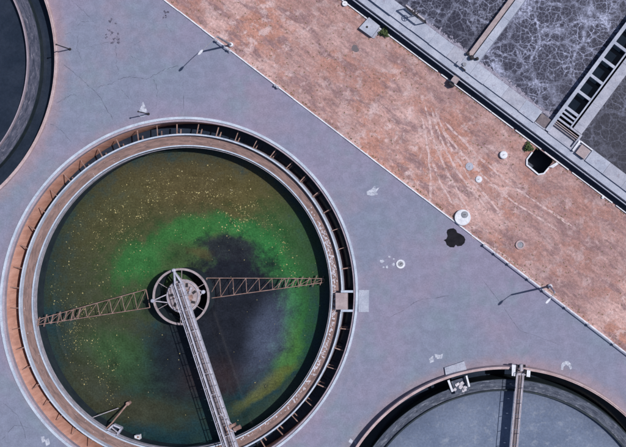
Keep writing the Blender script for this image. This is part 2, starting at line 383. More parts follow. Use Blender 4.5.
ZW1 = -3.5
def m_green():
    n = N('algae_water'); kx = MPP * (1 - ZW1 / H)
    pix = n.vm('ADD', n.vm('MULTIPLY', n.pos, (1 / kx, -1 / kx, 0)), (NX, NY, 0))      # plan grid, 0.1 m units
    q = n.vm('SUBTRACT', pix, (184, 297, 0)); rad = n.vm('LENGTH', n.vm('MULTIPLY', q, (1, 1, 0)))
    x = n.new('ShaderNodeSeparateXYZ'); n.set(x.inputs[0], q); ang = n.math('ARCTAN2', x.outputs[1], x.outputs[0])
    cs = n.new('ShaderNodeCombineXYZ')                                                 # swirl drawn out by the slow rotation
    n.set(cs.inputs[0], n.math('MULTIPLY', rad, .06)); n.set(cs.inputs[1], n.math('COSINE', ang)); n.set(cs.inputs[2], n.math('SINE', ang))
    swirl = n.vm('MULTIPLY', cs.outputs[0], (1, 2.6, 2.6))
    pw = n.warp(pix, .03, 22, 4)
    cl = n.math('SUBTRACT', n.noise(n.warp(pix, .12, 10, 4), .085, 9, .72), .5)        # ragged clump edges
    sw = n.math('SUBTRACT', n.noise(swirl, 1.5, 8, .7), .5)
    rag = n.math('ADD', n.math('MULTIPLY', cl, 1.5), n.math('MULTIPLY', sw, 1.1))
    G = lambda *c: srgb(*c)
    col = n.mix(n.ramp(n.noise(pix, .03, 5), .38, .62), G(26, 50, 58), G(34, 54, 54))
    def bl(x, y, rx, ry, rot, c, amt, soft=.35, jag=1.):
        nonlocal col
        v = n.mapv(n.vm('SUBTRACT', pw, (x, y, 0)), (0, 0, 0), -math.radians(rot), (1, 1, 0))
        d = n.math('ADD', n.vm('LENGTH', n.vm('MULTIPLY', v, (1 / rx, 1 / ry, 0))), n.math('MULTIPLY', rag, jag))
        col = n.mix(n.ramp(d, 1 + soft, 1 - soft, 0, amt), col, G(*c))
    bl(172, 242, 112, 74, -12, (72, 72, 48), .95, .5, .7)
    bl(103, 325, 40, 72, 0, (64, 68, 50), .85, .6, .7)
    bl(190, 185, 80, 26, 4, (86, 76, 50), .75, .6)
    bl(255, 205, 40, 26, 38, (84, 78, 48), .75, .5)
    bl(120, 215, 45, 28, -40, (78, 76, 50), .6, .6)
    bl(285, 250, 34, 50, -30, (54, 84, 50), .8, .5)
    bl(192, 266, 86, 48, -6, (56, 82, 50), .8, .4, .9)
    bl(262, 300, 50, 72, -12, (48, 94, 54), .8, .3, .7)
    bl(140, 262, 30, 18, -40, (52, 104, 56), .9, .45)
    bl(190, 230, 36, 12, -10, (54, 106, 56), .9, .5)
    bl(240, 228, 26, 11, 14, (50, 106, 58), .85, .5)
    bl(272, 256, 13, 26, -36, (48, 108, 58), .9, .5)
    bl(294, 306, 9, 36, -2, (50, 106, 58), .9, .5)
    bl(288, 352, 10, 26, 16, (66, 108, 54), .85, .5)
    bl(264, 388, 32, 7, -38, (96, 100, 52), .8, .6)
    bl(280, 402, 34, 10, -40, (52, 66, 52), .7, .6)
    bl(118, 355, 34, 22, 20, (52, 88, 52), .6, .6)
    bl(150, 385, 40, 20, 20, (48, 66, 48), .6, .6)
    bl(228, 320, 57, 74, 8, (32, 35, 44), 1., .26, .6)
    bl(230, 248, 30, 13, 15, (40, 42, 50), .9, .3, .7)
    bl(200, 252, 12, 5, 10, (76, 72, 48), .7, .5)
    bl(180, 360, 30, 48, 10, (32, 36, 44), .85, .45, .6)
    bl(172, 302, 30, 16, 0, (32, 36, 44), .85, .4, .5)
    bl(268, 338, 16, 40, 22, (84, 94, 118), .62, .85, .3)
    bl(212, 380, 30, 16, -8, (60, 46, 48), .5, .7, .4)
    bl(128, 408, 34, 12, 10, (66, 58, 44), .6, .6)
    bl(150, 412, 46, 14, 6, (58, 62, 48), .7, .6)
    bl(95, 385, 22, 34, -35, (60, 62, 48), .6, .6)
    g = n.math('ADD', 1., n.math('ADD', n.math('MULTIPLY', cl, 1.5), n.math('MULTIPLY', sw, 1.1)))
    g = n.math('MULTIPLY', n.math('MAXIMUM', .42, n.math('MINIMUM', g, 1.75)), .9)
    g = n.math('MULTIPLY', g, n.ramp(n.noise(pix, .6, 5, .85), .34, .66, .68, 1.32))
    col = n.mix(1., col, n.vm('SCALE', (1, 1, 1), scale=g), 'MULTIPLY')
    n.bump(n.noise(pix, .3, 4), .04, .05); n.b.inputs['IOR'].default_value = 1.33
    n.b.inputs['Specular IOR Level'].default_value = .5
    return n.done(col, .12)
GREENW = m_green()
def disc(name, c, r, z, mat, tf=None):
    o = MB().add([(p[0], p[1], z) for p in circ(c, r, tf, 120)], [tuple(range(120))]).build(name, mat, fix=False)
    return tag(o, kind='structure')
disc('algae_water', T1C, LI - .03, ZW1, GREENW, TF1)
disc_ = MB().lathe([(LO - .1, -3.3), (R1 - .5, -3.3), (R1 - .5, -3.25), (LO - .1, -3.25)], T1C, NSEG, TF1).build('channel_water', BLACKW); tag(disc_, kind='structure')
# floating specks
sp = MB(); rr = random.Random(11)
def spk(x, y, s_):
    p = W(x, y, ZW1 + .012); a = rr.uniform(0, 3.1); q = [(p.x + s_ * rr.uniform(.6, 1.2) * math.cos(a + k * 1.57), p.y + s_ * rr.uniform(.6, 1.2) * math.sin(a + k * 1.57), p.z) for k in range(4)]
    sp.add(q, [(0, 1, 2, 3)])
i = 0
def clump(x, y): return .5 + .5 * math.sin(x * .21 + 1.7 * math.sin(y * .13)) * math.sin(y * .19 + 2.1 * math.sin(x * .09 + 1))
while i < 1900:
    a = rr.uniform(0, 6.283); r = math.sqrt(rr.uniform(.10, .93)) * 141
    x, y = 186 + r * math.cos(a), 297 + r * math.sin(a); wgt = .015
    if y < 245 and x < 262: wgt = .8 * math.exp(-((r - 104) / 20) ** 2) + .06
    if x >= 250 and y < 285: wgt = .9 * math.exp(-((r - 107) / 9) ** 2) + .03
    if x < 150 and 240 <= y < 300: wgt = .22
    if x < 120 and y >= 300: wgt = .5 * math.exp(-((r - 112) / 20) ** 2) + .05
    if rr.random() > wgt * clump(x, y) ** 1.6 * 1.4: continue
    big_ = rr.random() < .12; spk(x, y, rr.uniform(.05, .09) if big_ else rr.uniform(.018, .045)); i += 1
SPECK = simple('yellowish_floating_scum', (.26, .23, .10), (.44, .38, .18), 1.3, .9, 6, (.5, .48, .38))
tag(sp.build('floating_scum', SPECK, fix=False), 'pale yellow specks of scum floating on the green tank', 'scum', kind='stuff')

# feedwell and hub
HC = P1(0, 0, -.8).xy
FC = W(181, 296.6, -.8).xy
fw = thing('feedwell', (FC.x, FC.y, ZW1), 'round pale feedwell ring with central drum platform in the green tank', 'feedwell')
MB().lathe([(2.66, -.95), (2.87, -.95), (2.87, -.78), (2.66, -.78)], FC, 64).build('ring', HUBG, fw, smooth=True)
MB().lathe([(2.70, -3.0), (2.82, -3.0), (2.82, -.952), (2.70, -.952)], FC, 64).build('skirt', WETWALL, fw, smooth=True)
DCc = W(183.2, 296.2, -.6).xy
MB().lathe([(0.01, -1.0), (1.66, -1.0), (1.72, -.62), (1.60, -.56), (.01, -.56)], DCc, 40).build('drum_platform', HUBG, fw, smooth=True)
MB().lathe([(.01, -4), (.55, -4), (.55, -1.02), (.01, -1.02)], DCc, 20).build('centre_column', RIMG, fw, smooth=True)
for k in range(7):                                         # dark openings round the drum top
    a = k * .9 + .35; r = 1.18
    MB().box((DCc.x + r * math.cos(a), DCc.y + r * math.sin(a), -.555), (.42, .26, .03), a + .3).build('opening', DARK, fw)
MB().lathe([(1.52, -.56), (1.62, -.56), (1.62, -.42), (1.52, -.42)], DCc, 40).build('drum_rail', PALE, fw, smooth=True)
MB().box((DCc.x + .75, DCc.y - .1, -.38), (.5, .4, .36), .3).build('gear_box', RUST, fw); MB().tube([(DCc.x + .7, DCc.y + .3, -.35), (DCc.x + .9, DCc.y + .95, -.35)], .14, 10).build('motor', PALE, fw)
for k in range(6):
    a = k * 1.047 + .5
    MB().beam((FC.x + 1.55 * math.cos(a), FC.y + 1.55 * math.sin(a), -.9), (FC.x + 2.68 * math.cos(a), FC.y + 2.68 * math.sin(a), -.86), .05, .06).build('spoke', HUBG, fw)
for k in range(10):
    a = k * .628 + .2; r = random.uniform(.5, .9)
    MB().lathe([(.01, -.56), (.12, -.56), (.10, -.40 + random.uniform(0, .12)), (.01, -.4)], (DCc.x + r * math.cos(a), DCc.y + r * math.sin(a)), 8).build('bolt_cap', RUST if k % 2 else PALE, fw)
for (nx, ny) in ((173.6, 270.5), (152.5, 300.8), (203, 292), (190, 323)):
    nd = W(nx, ny, -.55)
    MB().lathe([(.01, -.75), (.20, -.75), (.20, -.5), (.12, -.4), (.01, -.4)], nd.xy, 12).build('node', STEELB, fw)
    d = (DCc - nd.xy).normalized(); pr = Vector((-d.y, d.x))
    for s_ in (-.45, .45):
        e = DCc - d * 1.45 + pr * s_
        MB().beam((nd.x, nd.y, -.6), (e.x, e.y, -.6), .10, .12).build('strut', PALE, fw)

# walkway bridge of the green tank
A0 = W(174.5, 274, .35); A1 = W(241.5, 478.5, .35)
bdv = (A1 - A0).normalized(); bpn = Vector((-bdv.y, bdv.x, 0)); BL = (A1 - A0).length
br = thing('walkway_bridge', (A1.x, A1.y, 0), 'long pale steel walkway bridge with handrails over the green tank', 'bridge')
def bp(t, s_, z): q = A0 + bdv * t + bpn * s_; return Vector((q.x, q.y, z))
hw = lambda t: .33 + .15 * t / BL
for s_ in (-1, 1):
    MB().beam(bp(1.0, s_ * hw(1), .0), bp(BL, s_ * hw(BL), .0), .15, .5).build('girder', STEELB, br)
    MB().tube([bp(1.0, s_ * (hw(1) + .06), 1.25), bp(BL, s_ * (hw(BL) + .06), 1.25)], .045, 6).build('handrail', STEELB, br)
    MB().tube([bp(1.0, s_ * (hw(1) + .06), .75), bp(BL, s_ * (hw(BL) + .06), .75)], .035, 6).build('mid_rail', PALE, br)
    t = 1.2
    while t < BL:
        MB().beam(bp(t, s_ * (hw(t) + .07), .2), bp(t, s_ * (hw(t) + .07), 1.25), .06, .06).build('post', PALE, br); t += 1.18
    MB().beam(bp(-.25, 0, .15), bp(1.05, s_ * hw(1), .1), .14, .2).build('apex_bar', STEELB, br)
npl = 18
for k in range(npl):
    t0 = 1.0 + (BL - 1.0) * k / npl; t1_ = 1.0 + (BL - 1.0) * (k + 1) / npl - .05
    w_ = hw(t0) - .13; z = .10 + random.uniform(-.012, .012)
    MB().prism([bp(t0, -w_, 0), bp(t1_, -w_, 0), bp(t1_, w_, 0), bp(t0, w_, 0)], z - .05, z).build('deck_plate', GRAT, br)
for k in range(9):
    t = 1.6 + k * 2.2
    MB().beam(bp(t, -hw(t), .28), bp(t, hw(t), .28), .09, .05).build('cross_bar', PALE, br)
dp = W(231, 428, .3)
MB().box((dp.x, dp.y, .25), (1.1, .7, .5), .35).build('drive_box', RUST, br)
MB().tube([W(234, 429.5, .75), W(240.5, 426.5, .75)], .22, 12).build('motor', RUST, br, smooth=True)
MB().beam(W(227, 428.5, .55), W(236, 431.5, .55), .12, .12).build('drive_frame', PALE, br)
MB().tube([W(219.5, 413, .2), W(231.5, 424, .2)], .05, 6).build('brace', PALE, br)

# rake arms
def rake(label, root, rootw, tip, tipw, zr, zt, nb, mat):
    r0 = W(*root, zr); r1 = W(*tip, zt); d = (r1 - r0); L = d.length; dn = d.normalized(); pn = Vector((-dn.y, dn.x, 0)).normalized()
    o = thing('rake_arm', (r0.x, r0.y, zr), label, 'rake arm', 'rake arms of the green tank')
    pt = lambda t, s_: r0 + d * t + pn * s_ * ((rootw + (tipw - rootw) * t) * MPP / 2)
    for s_ in (-1, 1): MB().tube([pt(0, s_), pt(1, s_)], .042, 6).build('chord', mat, o)
    for k in range(nb + 1):
        t = k / nb
        if k: MB().tube([pt(t, -1), pt(t, 1)], .03, 5).build('strut', mat, o)
        else: MB().tube([pt(t, -1), pt(t, 1)], .05, 5).build('strut', mat, o)
        if k < nb: MB().tube([pt(t, -1), pt((k + 1) / nb, 1)], .026, 5).build('diagonal', mat, o)
        up = Vector((0, 0, .02)); dnw = Vector((0, 0, -.7))
    for k in range(7):                                     # raking blades towards the tip, set at a slant
        t = .62 + .06 * k; c = r0 + d * t - Vector((0, 0, .12)); v = (dn * .35 + pn * .75) * (.75 if k % 2 else .6)
        MB().beam(c - v, c + v, .05, .25).build('blade', mat, o)
    return o
rake('rusty lattice rake arm reaching left from the feedwell to the tank wall', (148, 298.5), 19, (36, 322.5), 5, -2.2, -1.25, 9, RUST)
rake('rusty lattice rake arm reaching right from the feedwell into the wall shadow', (207.2, 288.3), 21, (324, 280.5), 4, -1.9, -2.8, 9, RUST)

# scum trough and floats at the lower left
st_ = thing('scum_trough', W(114, 431, -2.6), 'small grey scum trough frame at the lower left wall of the green tank', 'trough')
for (a, b) in (((108, 430), (114, 424.5)), ((114, 424.5), (122, 428)), ((122, 428), (117, 435.5)), ((117, 435.5), (108, 430))):
    MB().beam(W(*a, -1.3), W(*b, -1.3), .16, .5).build('side', STEELB, st_)
MB().prism([W(109.5, 430, -1.8), W(114, 426, -1.8), W(120.5, 428.5, -1.8), W(116.5, 434, -1.8)], -1.9, -1.8).build('floor', BLACKW, st_)
MB().beam(W(112, 427.5, -1.02), W(118.5, 433, -1.02), .1, .1).build('cross_bar', PALE, st_)
sk = thing('skimmer_pipe', W(127.5, 404, -2.9), 'pinkish skimmer pipe slanting from the scum trough across the water', 'pipe')
MB().tube([W(127.8, 403.5, -2.9), W(111, 424, -1.6), W(104.5, 430, -1.2)], .085, 8).build('pipe', RUST, sk, smooth=True)
MB().tube([W(118.5, 408, -3.0), W(91, 418, -2.0)], .04, 6).build('stay', PALE, sk)
MB().lathe([(.01, -3.3), (.2, -3.3), (.2, -2.7), (.01, -2.7)], W(128, 403.5, -2.8).xy, 10).build('elbow', RUST, sk)
fl = thing('float_box', W(138, 437, ZW1), 'tiny white square float near the lower wall of the green tank', 'float')
MB().box(W(138, 437, -2.9), (.5, .5, .6), .1).build('body', WHITE, fl); MB().box(W(138, 437, -2.59), (.2, .2, .04), .1).build('cap', RUST, fl)

# ------------------------------------------------------------------ dark tank at the top left (tank 2)
t2 = thing('settling_tank', (T2C.x, T2C.y, 0), 'round tank of black water with pink rim cut off at the left edge', 'tank')
ring('rim', R2 - .16, R2, -.4, .30, RIMP, t2, T2C); ring('rim_ledge', R2 - .32, R2 - .163, -.5, .22, RIMP, t2, T2C)
def rat(c, px, py, z): return (W(px, py, z).xy - c).length
ring('outer_wall', R2 - .30, R2 - .1, -4, -.52, WETWALL, t2, T2C)
ra, rb, rc, rd = rat(T2C, 40.5, 59, -1.0), rat(T2C, 30.5, 59, -1.0), rat(T2C, 28.7, 59, -.9), rat(T2C, 27.2, 59, -.9)
ring('launder_floor', rb - .1, ra, -4, -1.0, TROUGH2, t2, T2C)
ring('launder_inner_wall', rd + .04, rc, -4, -.70, RIMG, t2, T2C)
ring('launder_outer_wall', ra + .002, ra + .05, -4, -.97, WETWALL, t2, T2C)
disc('dark_water', T2C, R2 - .2, -1.7, BLACKW)
ring('channel_floor', rd - .3, R2 - .2, -4.3, -3.9, WETWALL, t2, T2C)

# ------------------------------------------------------------------ grey-blue tank at the lower right (tank 3)
t3 = thing('settling_tank', (T3C.x, T3C.y, 0), 'round tank of smooth grey blue water with raised pink rim', 'tank')
ring('rim', R3 - .13, R3, -.4, 1.1, RIMP, t3, T3C); ring('rim_ledge', R3 - .26, R3 - .133, .9, 1.0, RIMP, t3, T3C)
y3 = lambda y, z: rat(T3C, 505, y, z)
ra, rb, rc, rd = y3(379.5, -.2), y3(388, -.2), y3(389.2, -.1), y3(390.6, -.1)
ring('launder_floor', rb - .2, ra, -3, -.2, TROUGH3, t3, T3C)
ring('launder_outer_wall', ra + .002, ra + .05, -3, -.15, WETWALL, t3, T3C)
ring('launder_inner_wall', rd, rc, -3, .12, WETWALL, t3, T3C)
ring('channel_wall', R3 - .25, R3 - .135, -3.2, .898, WETWALL, t3, T3C)
ring('channel_floor', ra + .06, R3 - .25, -3.2, -2.9, BLACKW, t3, T3C)
def m_w3():
    n = N('grey_blue_water'); p = n.pos
    c = n.mix(n.ramp(n.noise(p, .25, 5, .6), .35, .65), (.120, .152, .235), (.160, .195, .285))
    c = n.mix(n.ramp(n.noise(n.warp(p, .7, 1.2), 1.6, 6, .7), .52, .68, 0, .55), c, (.25, .28, .35))
    c = n.mix(n.ramp(n.vm('LENGTH', n.vm('SUBTRACT', p, (T3C.x, T3C.y, -.55))), 12.5, 15.6, 0, .45), c, (.07, .085, .135))    # darker towards the weir
    g = n.ramp(n.noise(p, 5, 4, .8), .34, .66, .88, 1.12)
    c = n.mix(1., c, n.vm('SCALE', (1, 1, 1), scale=g), 'MULTIPLY'); n.b.inputs['IOR'].default_value = 1.33
    n.bump(n.noise(p, 2.5, 3), .05, .05)
    return n.done(c, .2)
disc('settled_water', T3C, rd - .005, -.35, m_w3())
# bridge of tank 3
b0 = W(520.6, 369, 1.2); b1 = Vector((T3C.x, T3C.y, 1.2)); d3 = (b1 - b0).normalized(); p3 = Vector((-d3.y, d3.x, 0))
b3 = thing('walkway_bridge', (b0.x, b0.y, 0), 'narrow steel walkway bridge over the grey blue tank', 'bridge')
q3 = lambda t, s_, z: Vector((*(b0 + d3 * t + p3 * s_).xy, z))
L3 = (b1 - b0).length
for s_ in (-1, 1):
    MB().beam(q3(0, s_ * .30, 1.15), q3(L3, s_ * .30, 1.15), .16, .4).build('girder', PALE, b3)
    MB().tube([q3(.3, s_ * .34, 1.95), q3(L3, s_ * .34, 1.95)], .035, 6).build('handrail', PALE, b3)
    for k in range(12): MB().beam(q3(.3 + k * 1.5, s_ * .36, 1.3), q3(.3 + k * 1.5, s_ * .34, 1.95), .05, .05).build('post', PALE, b3)
for k in range(12):
    t0 = .1 + k * 1.48
    MB().prism([q3(t0, -.2, 0), q3(t0 + 1.43, -.2, 0), q3(t0 + 1.43, .2, 0), q3(t0, .2, 0)], 1.18, 1.24 + random.uniform(-.01, .01)).build('deck_plate', GRAT, b3)
MB().prism([W(512, 364.5, 1.35), W(515.8, 365, 1.35), W(515.2, 376, 1.35), W(511.7, 375.6, 1.35)], 1.12, 1.45).build('end_plate', WHITE, b3)
MB().prism([W(527, 370, 1.35), W(530.5, 370.5, 1.35), W(530, 377, 1.35), W(526.5, 376.5, 1.35)], 1.12, 1.4).build('end_plate', WHITE, b3)
MB().tube([W(521.2, 364, 1.7), W(521.2, 371, 1.7)], .17, 12).build('motor', PALE, b3, smooth=True)
MB().box(W(521, 374, 1.45), (.9, .22, .2)).build('axle_beam', PALE, b3)
MB().tube([W(516.8, 366, 1.35), W(525.5, 366, 1.35)], .14, 10).build('drive_shaft', DARK, b3, smooth=True)
for x in (517.2, 525): MB().tube([W(x - .6, 372, 1.35), W(x + .6, 372, 1.35)], .28, 14).build('wheel', DARK, b3, smooth=True)
MB().tube([W(529, 366, 1.3), W(529, 366, 2.1)], .07, 8).build('lamp_stub', RUST, b3)
# crossing on tank 3
cr = thing('crossing_steps', W(458, 378, 0), 'small concrete crossing with white side beams over the grey blue tank channel', 'crossing')
MB().prism([W(451, 381.5, .6), W(464, 377.5, .6), W(469, 390, .2), W(456, 394, .2)], -.4, .55).build('slab', TROUGH3, cr)
MB().beam(W(448.4, 380, 1.12), W(452.6, 391.5, 1.12), .2, .25).build('side_beam', WHITE, cr)
MB().beam(W(466.4, 375.5, 1.12), W(469.4, 386.5, 1.12), .16, .25).build('side_beam', WHITE, cr)
for k in range(10):
    p = W(random.uniform(454, 466), random.uniform(382, 391), .6)
    pts = [(p.x + .22 * random.uniform(.6, 1.2) * math.cos(a), p.y + .2 * random.uniform(.6, 1.2) * math.sin(a)) for a in (0, 1.2, 2.4, 3.7, 5)]
    MB().prism(pts, .53, .6 + random.uniform(0, .15)).build('rubble', FOAM, cr)
tag(MB().prism([W(444.6, 367.6, .25), W(464, 361.2, .25), W(467, 370.5, .25), W(446, 376.6, .25)], 0, .25).build('landing_slab', DECK), 'pale concrete pad beside the crossing of the grey blue tank', 'slab')

# ------------------------------------------------------------------ aeration basins
ZD, ZU, ZWB = 1.55, 1.76, .7
ba = thing('aeration_basin', B(150, 20), 'raised concrete aeration basin with foaming dark water and walkways', 'basin')
U0, U1, V1 = -90, 460, 260
MB().prism(Bq(U0, U1, 8, 15.6, ZD), 0, ZD).build('front_ledge', DECK, ba)
js = [-90, -68, -45, -22, 0, 20, 40.5, 64, 87.7, 110, 125, 139, 155.7, 178, 200, 219.5]
for a, b in zip(js, js[1:]):
    z = ZU + random.uniform(-.03, .03) + (.12 if b <= 41 else 0)
    MB().prism(Bq(a + .07, b - .07, 15.8 + random.uniform(-.3, .3), 29.8 + random.uniform(-.5, .4), z), .3, z).build('deck_slab', random.choice((DECK, DECK, DECK2)), ba)
js = [283, 305, 328, 350, 372, 395, 417, 440, 460]
for a, b in zip(js, js[1:]):
    z = ZU + random.uniform(-.03, .03)
    MB().prism(Bq(a + .07, b - .07, 15.9, 29.5, z), .3, z).build('deck_slab', random.choice((DECK, DECK2)), ba)
MB().prism(Bq(U0, U1, 15.62, 28, 1.36), .1, 1.36).build('deck_base', DECK2, ba)
MB().prism(Bq(125.4, 130.6, 29.9, V1, 1.45), 0, 1.45).build('divider_ledge', PINKBOX, ba)
nd = 0; v = 29.9
while v < V1:
    v2 = min(v + 26, V1); MB().prism(Bq(131.2, 139, v + .15, v2, ZU), 0, ZU + random.uniform(-.02, .02)).build('divider_slab', DECK, ba); v = v2
MB().prism(Bq(130.62, 131.18, 29.9, V1, 1.3), 0, 1.3).build('divider_shade_strip', DARK, ba)  # dark strip standing in for the shadow cast by the higher slabs
MB().prism(Bq(232.8, 236.5, 17, V1, ZU), 0, ZU).build('channel_wall', DECK, ba)
MB().prism(Bq(251.0, 252.5, 33, V1, ZU), 0, ZU).build('channel_wall', DECK, ba)
v = 17.
while v < V1:
    v2 = min(v + 25, V1); MB().prism(Bq(254.4, 264.6, max(v, 34.8) + .1, v2, ZU), 0, ZU + random.uniform(-.02, .02)).build('walkway_slab', DECK2, ba); v = v2
MB().prism(Bq(252.5, 254.4, 33, V1, .8), 0, .8).build('walkway_gap', DARK, ba)
v = 46
while v < V1:
    MB().prism(Bq(236.5, 251, v, v + 2.9, 1.70), 1.4, 1.70).build('cross_beam', DECK, ba); v += 20.2
for v in (41.6, 37.4):
    MB().prism(Bq(236.5, 252.4, v, v + 1.9, 1.68), 1.4, 1.68).build('cross_beam', DECK, ba)
MB().prism(Bq(236.5, 264.4, 32.6, 34.6, 1.68), 1.4, 1.68).build('cross_beam', DECK2, ba)
for v in (29.9, 28.0, 25.4): MB().prism(Bq(236.5, 264, v, v + .8, 1.6), 1.35, 1.6).build('screen_bar', GRAT if v < 26 else PINKBOX, ba)
MB().prism(Bq(264, 266, 18, 34.6, 1.72), .2, 1.72).build('side_wall', DECK2, ba)
MB().prism(Bq(236.5, 266, 15.8, 18, 1.70), .2, 1.70).build('end_wall', DECK2, ba)
MB().prism(Bq(220, 232.2, 15.9, 18, 1.64), .2, 1.64).build('hatch_frame', DECK2, ba)
MB().prism(Bq(220.3, 231.3, 17.6, 28, 1.70), .2, 1.70).build('hatch_cover', GRAT, ba)
MB().prism(Bq(266, 283, 15.9, 29.5, 1.58), .2, 1.58).build('hatch_base', DECK2, ba)
MB().prism(Bq(271, 281.5, 16.5, 27, 2.0), 1.5, 2.0).build('pink_cover', PINKBOX, ba)
MB().prism(Bq(266.5, 268.5, 16.5, 28.5, 1.95), 1.5, 1.95).build('hatch_curb', WHITE, ba)
MB().prism(Bq(268.5, 283, 28.2, 29.4, 1.9), 1.5, 1.9).build('hatch_curb', WHITE, ba)
MB().prism(Bq(U0, U1, V1, V1 + 12, ZU), 0, ZU).build('back_wall', DECK, ba)
for u in (U0 - 8, U1): MB().prism(Bq(u, u + 8, 8, V1 + 12, ZU), 0, ZU + .02).build('end_wall', DECK, ba)

def m_foamw(name, off, amt, dark, hubs):
    n = N(name); p = n.mapv(n.pos, off)
    w1 = n.warp(p, .45, 1.5, 4); w1 = n.warp(w1, 2.0, .45, 4)
    w2 = n.warp(p, 1.0, .8, 4); w2 = n.warp(w2, 3.5, .2, 3)
    big = n.ramp(n.noise(p, .22, 4, .6), .40, .62, .1, .75)             # where the foam gathers
    for x, y, r in hubs:                                                  # above the air diffusers
        h = W(x, y, ZWB); d = n.vm('LENGTH', n.vm('MULTIPLY', n.vm('SUBTRACT', w1, (h.x + off[0], h.y + off[1], 0)), (1, 1, 0)))
        big = n.math('MAXIMUM', big, n.ramp(d, r, .1, 0., 1.15))
    vm_ = n.ramp(n.noise(n.mapv(p, (5, 5, 0)), .9, 5, .7), .36, .64, .35, 1.1)
    w3 = n.warp(p, 1.6, .5, 4)
    e1 = n.math('MULTIPLY', n.ramp(n.voro(w1, .36), 0., .075, 1., 0.), vm_)
    e2 = n.math('MULTIPLY', n.ramp(n.voro(w3, 1.0), 0., .065, 1., 0.), n.ramp(vm_, .35, 1., .6, 1.))
    e3 = n.ramp(n.voro(n.warp(p, 2.2, .3, 4), 2.5), 0., .10, 1., 0.)
    rid = n.ramp(n.math('ABSOLUTE', n.math('SUBTRACT', n.noise(w2, 2.4, 6, .75), .5)), 0., .035, 1., 0.)
    f = n.math('MULTIPLY', e1, n.ramp(big, 0, 1, .40, .75))
    f = n.math('MAXIMUM', f, n.math('MULTIPLY', e2, n.ramp(big, 0, 1, .42, .75)))
    f = n.math('ADD', f, n.math('MULTIPLY', e3, n.ramp(big, 0, 1, .18, .40)))
    f = n.math('ADD', f, n.math('MULTIPLY', rid, n.ramp(big, 0, 1, .04, .16)))
    f = n.math('ADD', f, n.math('MULTIPLY', n.ramp(n.noise(w1, .7, 6, .75), .48, .70, 0, .12), big))
    f = n.math('MULTIPLY', f, n.ramp(n.noise(p, 4.2, 5, .8), .34, .64, .40, 1.2))
    f = n.math('MULTIPLY', f, n.ramp(n.noise(n.mapv(p, (70, 7, 0)), .33, 4, .6), .38, .60, .6, 1.05))
    f = n.math('MINIMUM', n.math('MULTIPLY', f, amt), 1.)
    c = n.mix(f, dark, (.40, .43, .60))
    n.bump(n.math('ADD', f, n.noise(p, 3, 3)), .18, .06)
    n.set(n.b.inputs['Roughness'], n.ramp(f, 0, .6, .5, .95))
    n.set(n.b.inputs['Base Color'], c); return n.m
WA = m_foamw('foaming_water_middle', (0, 0, 0), 1.02, (.020, .021, .046), ((557, 44, 6.5), (535, 5, 5), (600, 12, 5)))
WB = m_foamw('foaming_water_side', (40, 13, 0), .75, (.016, .017, .038), ((478, 8, 3.5),))
WC = m_foamw('foaming_water_right', (90, -33, 0), .36, (.013, .014, .031), ((628, 100, 4.5),))
def wq(name, u0, u1, v0, v1, z, mat):
    return tag(MB().add([*Bq(u0, u1, v0, v1, z)], [(0, 1, 2, 3)]).build(name, mat, fix=False), kind='structure')
wq('aeration_water', U0, 125.6, 27, V1, ZWB, WB); wq('aeration_water', 138.6, 233, 27, V1, ZWB, WA)
wq('aeration_water', 264, U1, 27, V1, ZWB, WC); wq('channel_water', 236.3, 254, 34.7, V1, .5, BLACKW2); wq('screen_water', 236.3, 264.1, 17.9, 34.7, .4, BLACKW2)
# foam rafts along the deck edge
fr = MB(); rr = random.Random(21)
for i in range(1100):
    u = rr.choice((rr.uniform(60, 124), rr.uniform(140, 232), rr.uniform(140, 232))); v = 29.6 + abs(rr.gauss(0, 1.7)) * (.4 + .9 * abs(math.sin(u * .045))); s_ = rr.uniform(.03, .11)
    p = B(u, v, ZWB); n_ = 7; o = [(p.x + s_ * rr.uniform(.6, 1.4) * math.cos(.9 * k), p.y + s_ * rr.uniform(.6, 1.4) * math.sin(.9 * k), ZWB + .004) for k in range(n_)]
    fr.add(o + [(p.x, p.y, ZWB + .03 + s_ * .25)], [(k, (k + 1) % n_, n_) for k in range(n_)])
FOAM2 = simple('lilac_scum', (.20, .19, .26), (.34, .33, .42), 2.5, .95, 9, (.14, .13, .18))
tag(fr.build('edge_foam', FOAM2, fix=False), 'lilac grey foam gathered along the walkway of the aeration basin', 'foam', kind='stuff')

# sluice gate frame
g0, g1 = B(49.5, 31, ZU), B(73, 30.5, ZU)
gt = thing('sluice_gate', g0, 'dark sluice gate frame with handwheel on the basin walkway', 'sluice gate')
HG = 1.75
for p in (g0, g1): MB().beam((p.x, p.y, ZU - .2), (p.x, p.y, ZU + HG), .10, .12).build('post', DARK, gt)
MB().beam((g0.x, g0.y, ZU + HG), (g1.x, g1.y, ZU + HG), .14, .14).build('top_beam', PALE, gt)
MB().beam((g0.x, g0.y, ZU + .1), (g1.x, g1.y, ZU + .1), .16, .2).build('bottom_beam', DARK, gt)
gm = (g0 + g1) / 2
MB().tube([(gm.x, gm.y, ZU), (gm.x, gm.y, ZU + HG + .35)], .045, 8).build('spindle', DARK, gt)
hwl = MB().lathe([(.26, ZU + HG + .14), (.32, ZU + HG + .14), (.32, ZU + HG + .2), (.26, ZU + HG + .2)], gm.xy, 20).build('handwheel', DARK, gt)
MB().beam((gm.x - .3, gm.y, ZU + HG + .17), (gm.x + .3, gm.y, ZU + HG + .17), .05, .05).beam((gm.x, gm.y - .3, ZU + HG + .17), (gm.x, gm.y + .3, ZU + HG + .17), .05, .05).build('wheel_spoke', DARK, hwl)
MB().beam((g0.x, g0.y, ZU + .6), (g0.x * .55 + g1.x * .45, g0.y * .55 + g1.y * .45, ZU + .6), .05, .3).build('gate_leaf', DARK, gt)

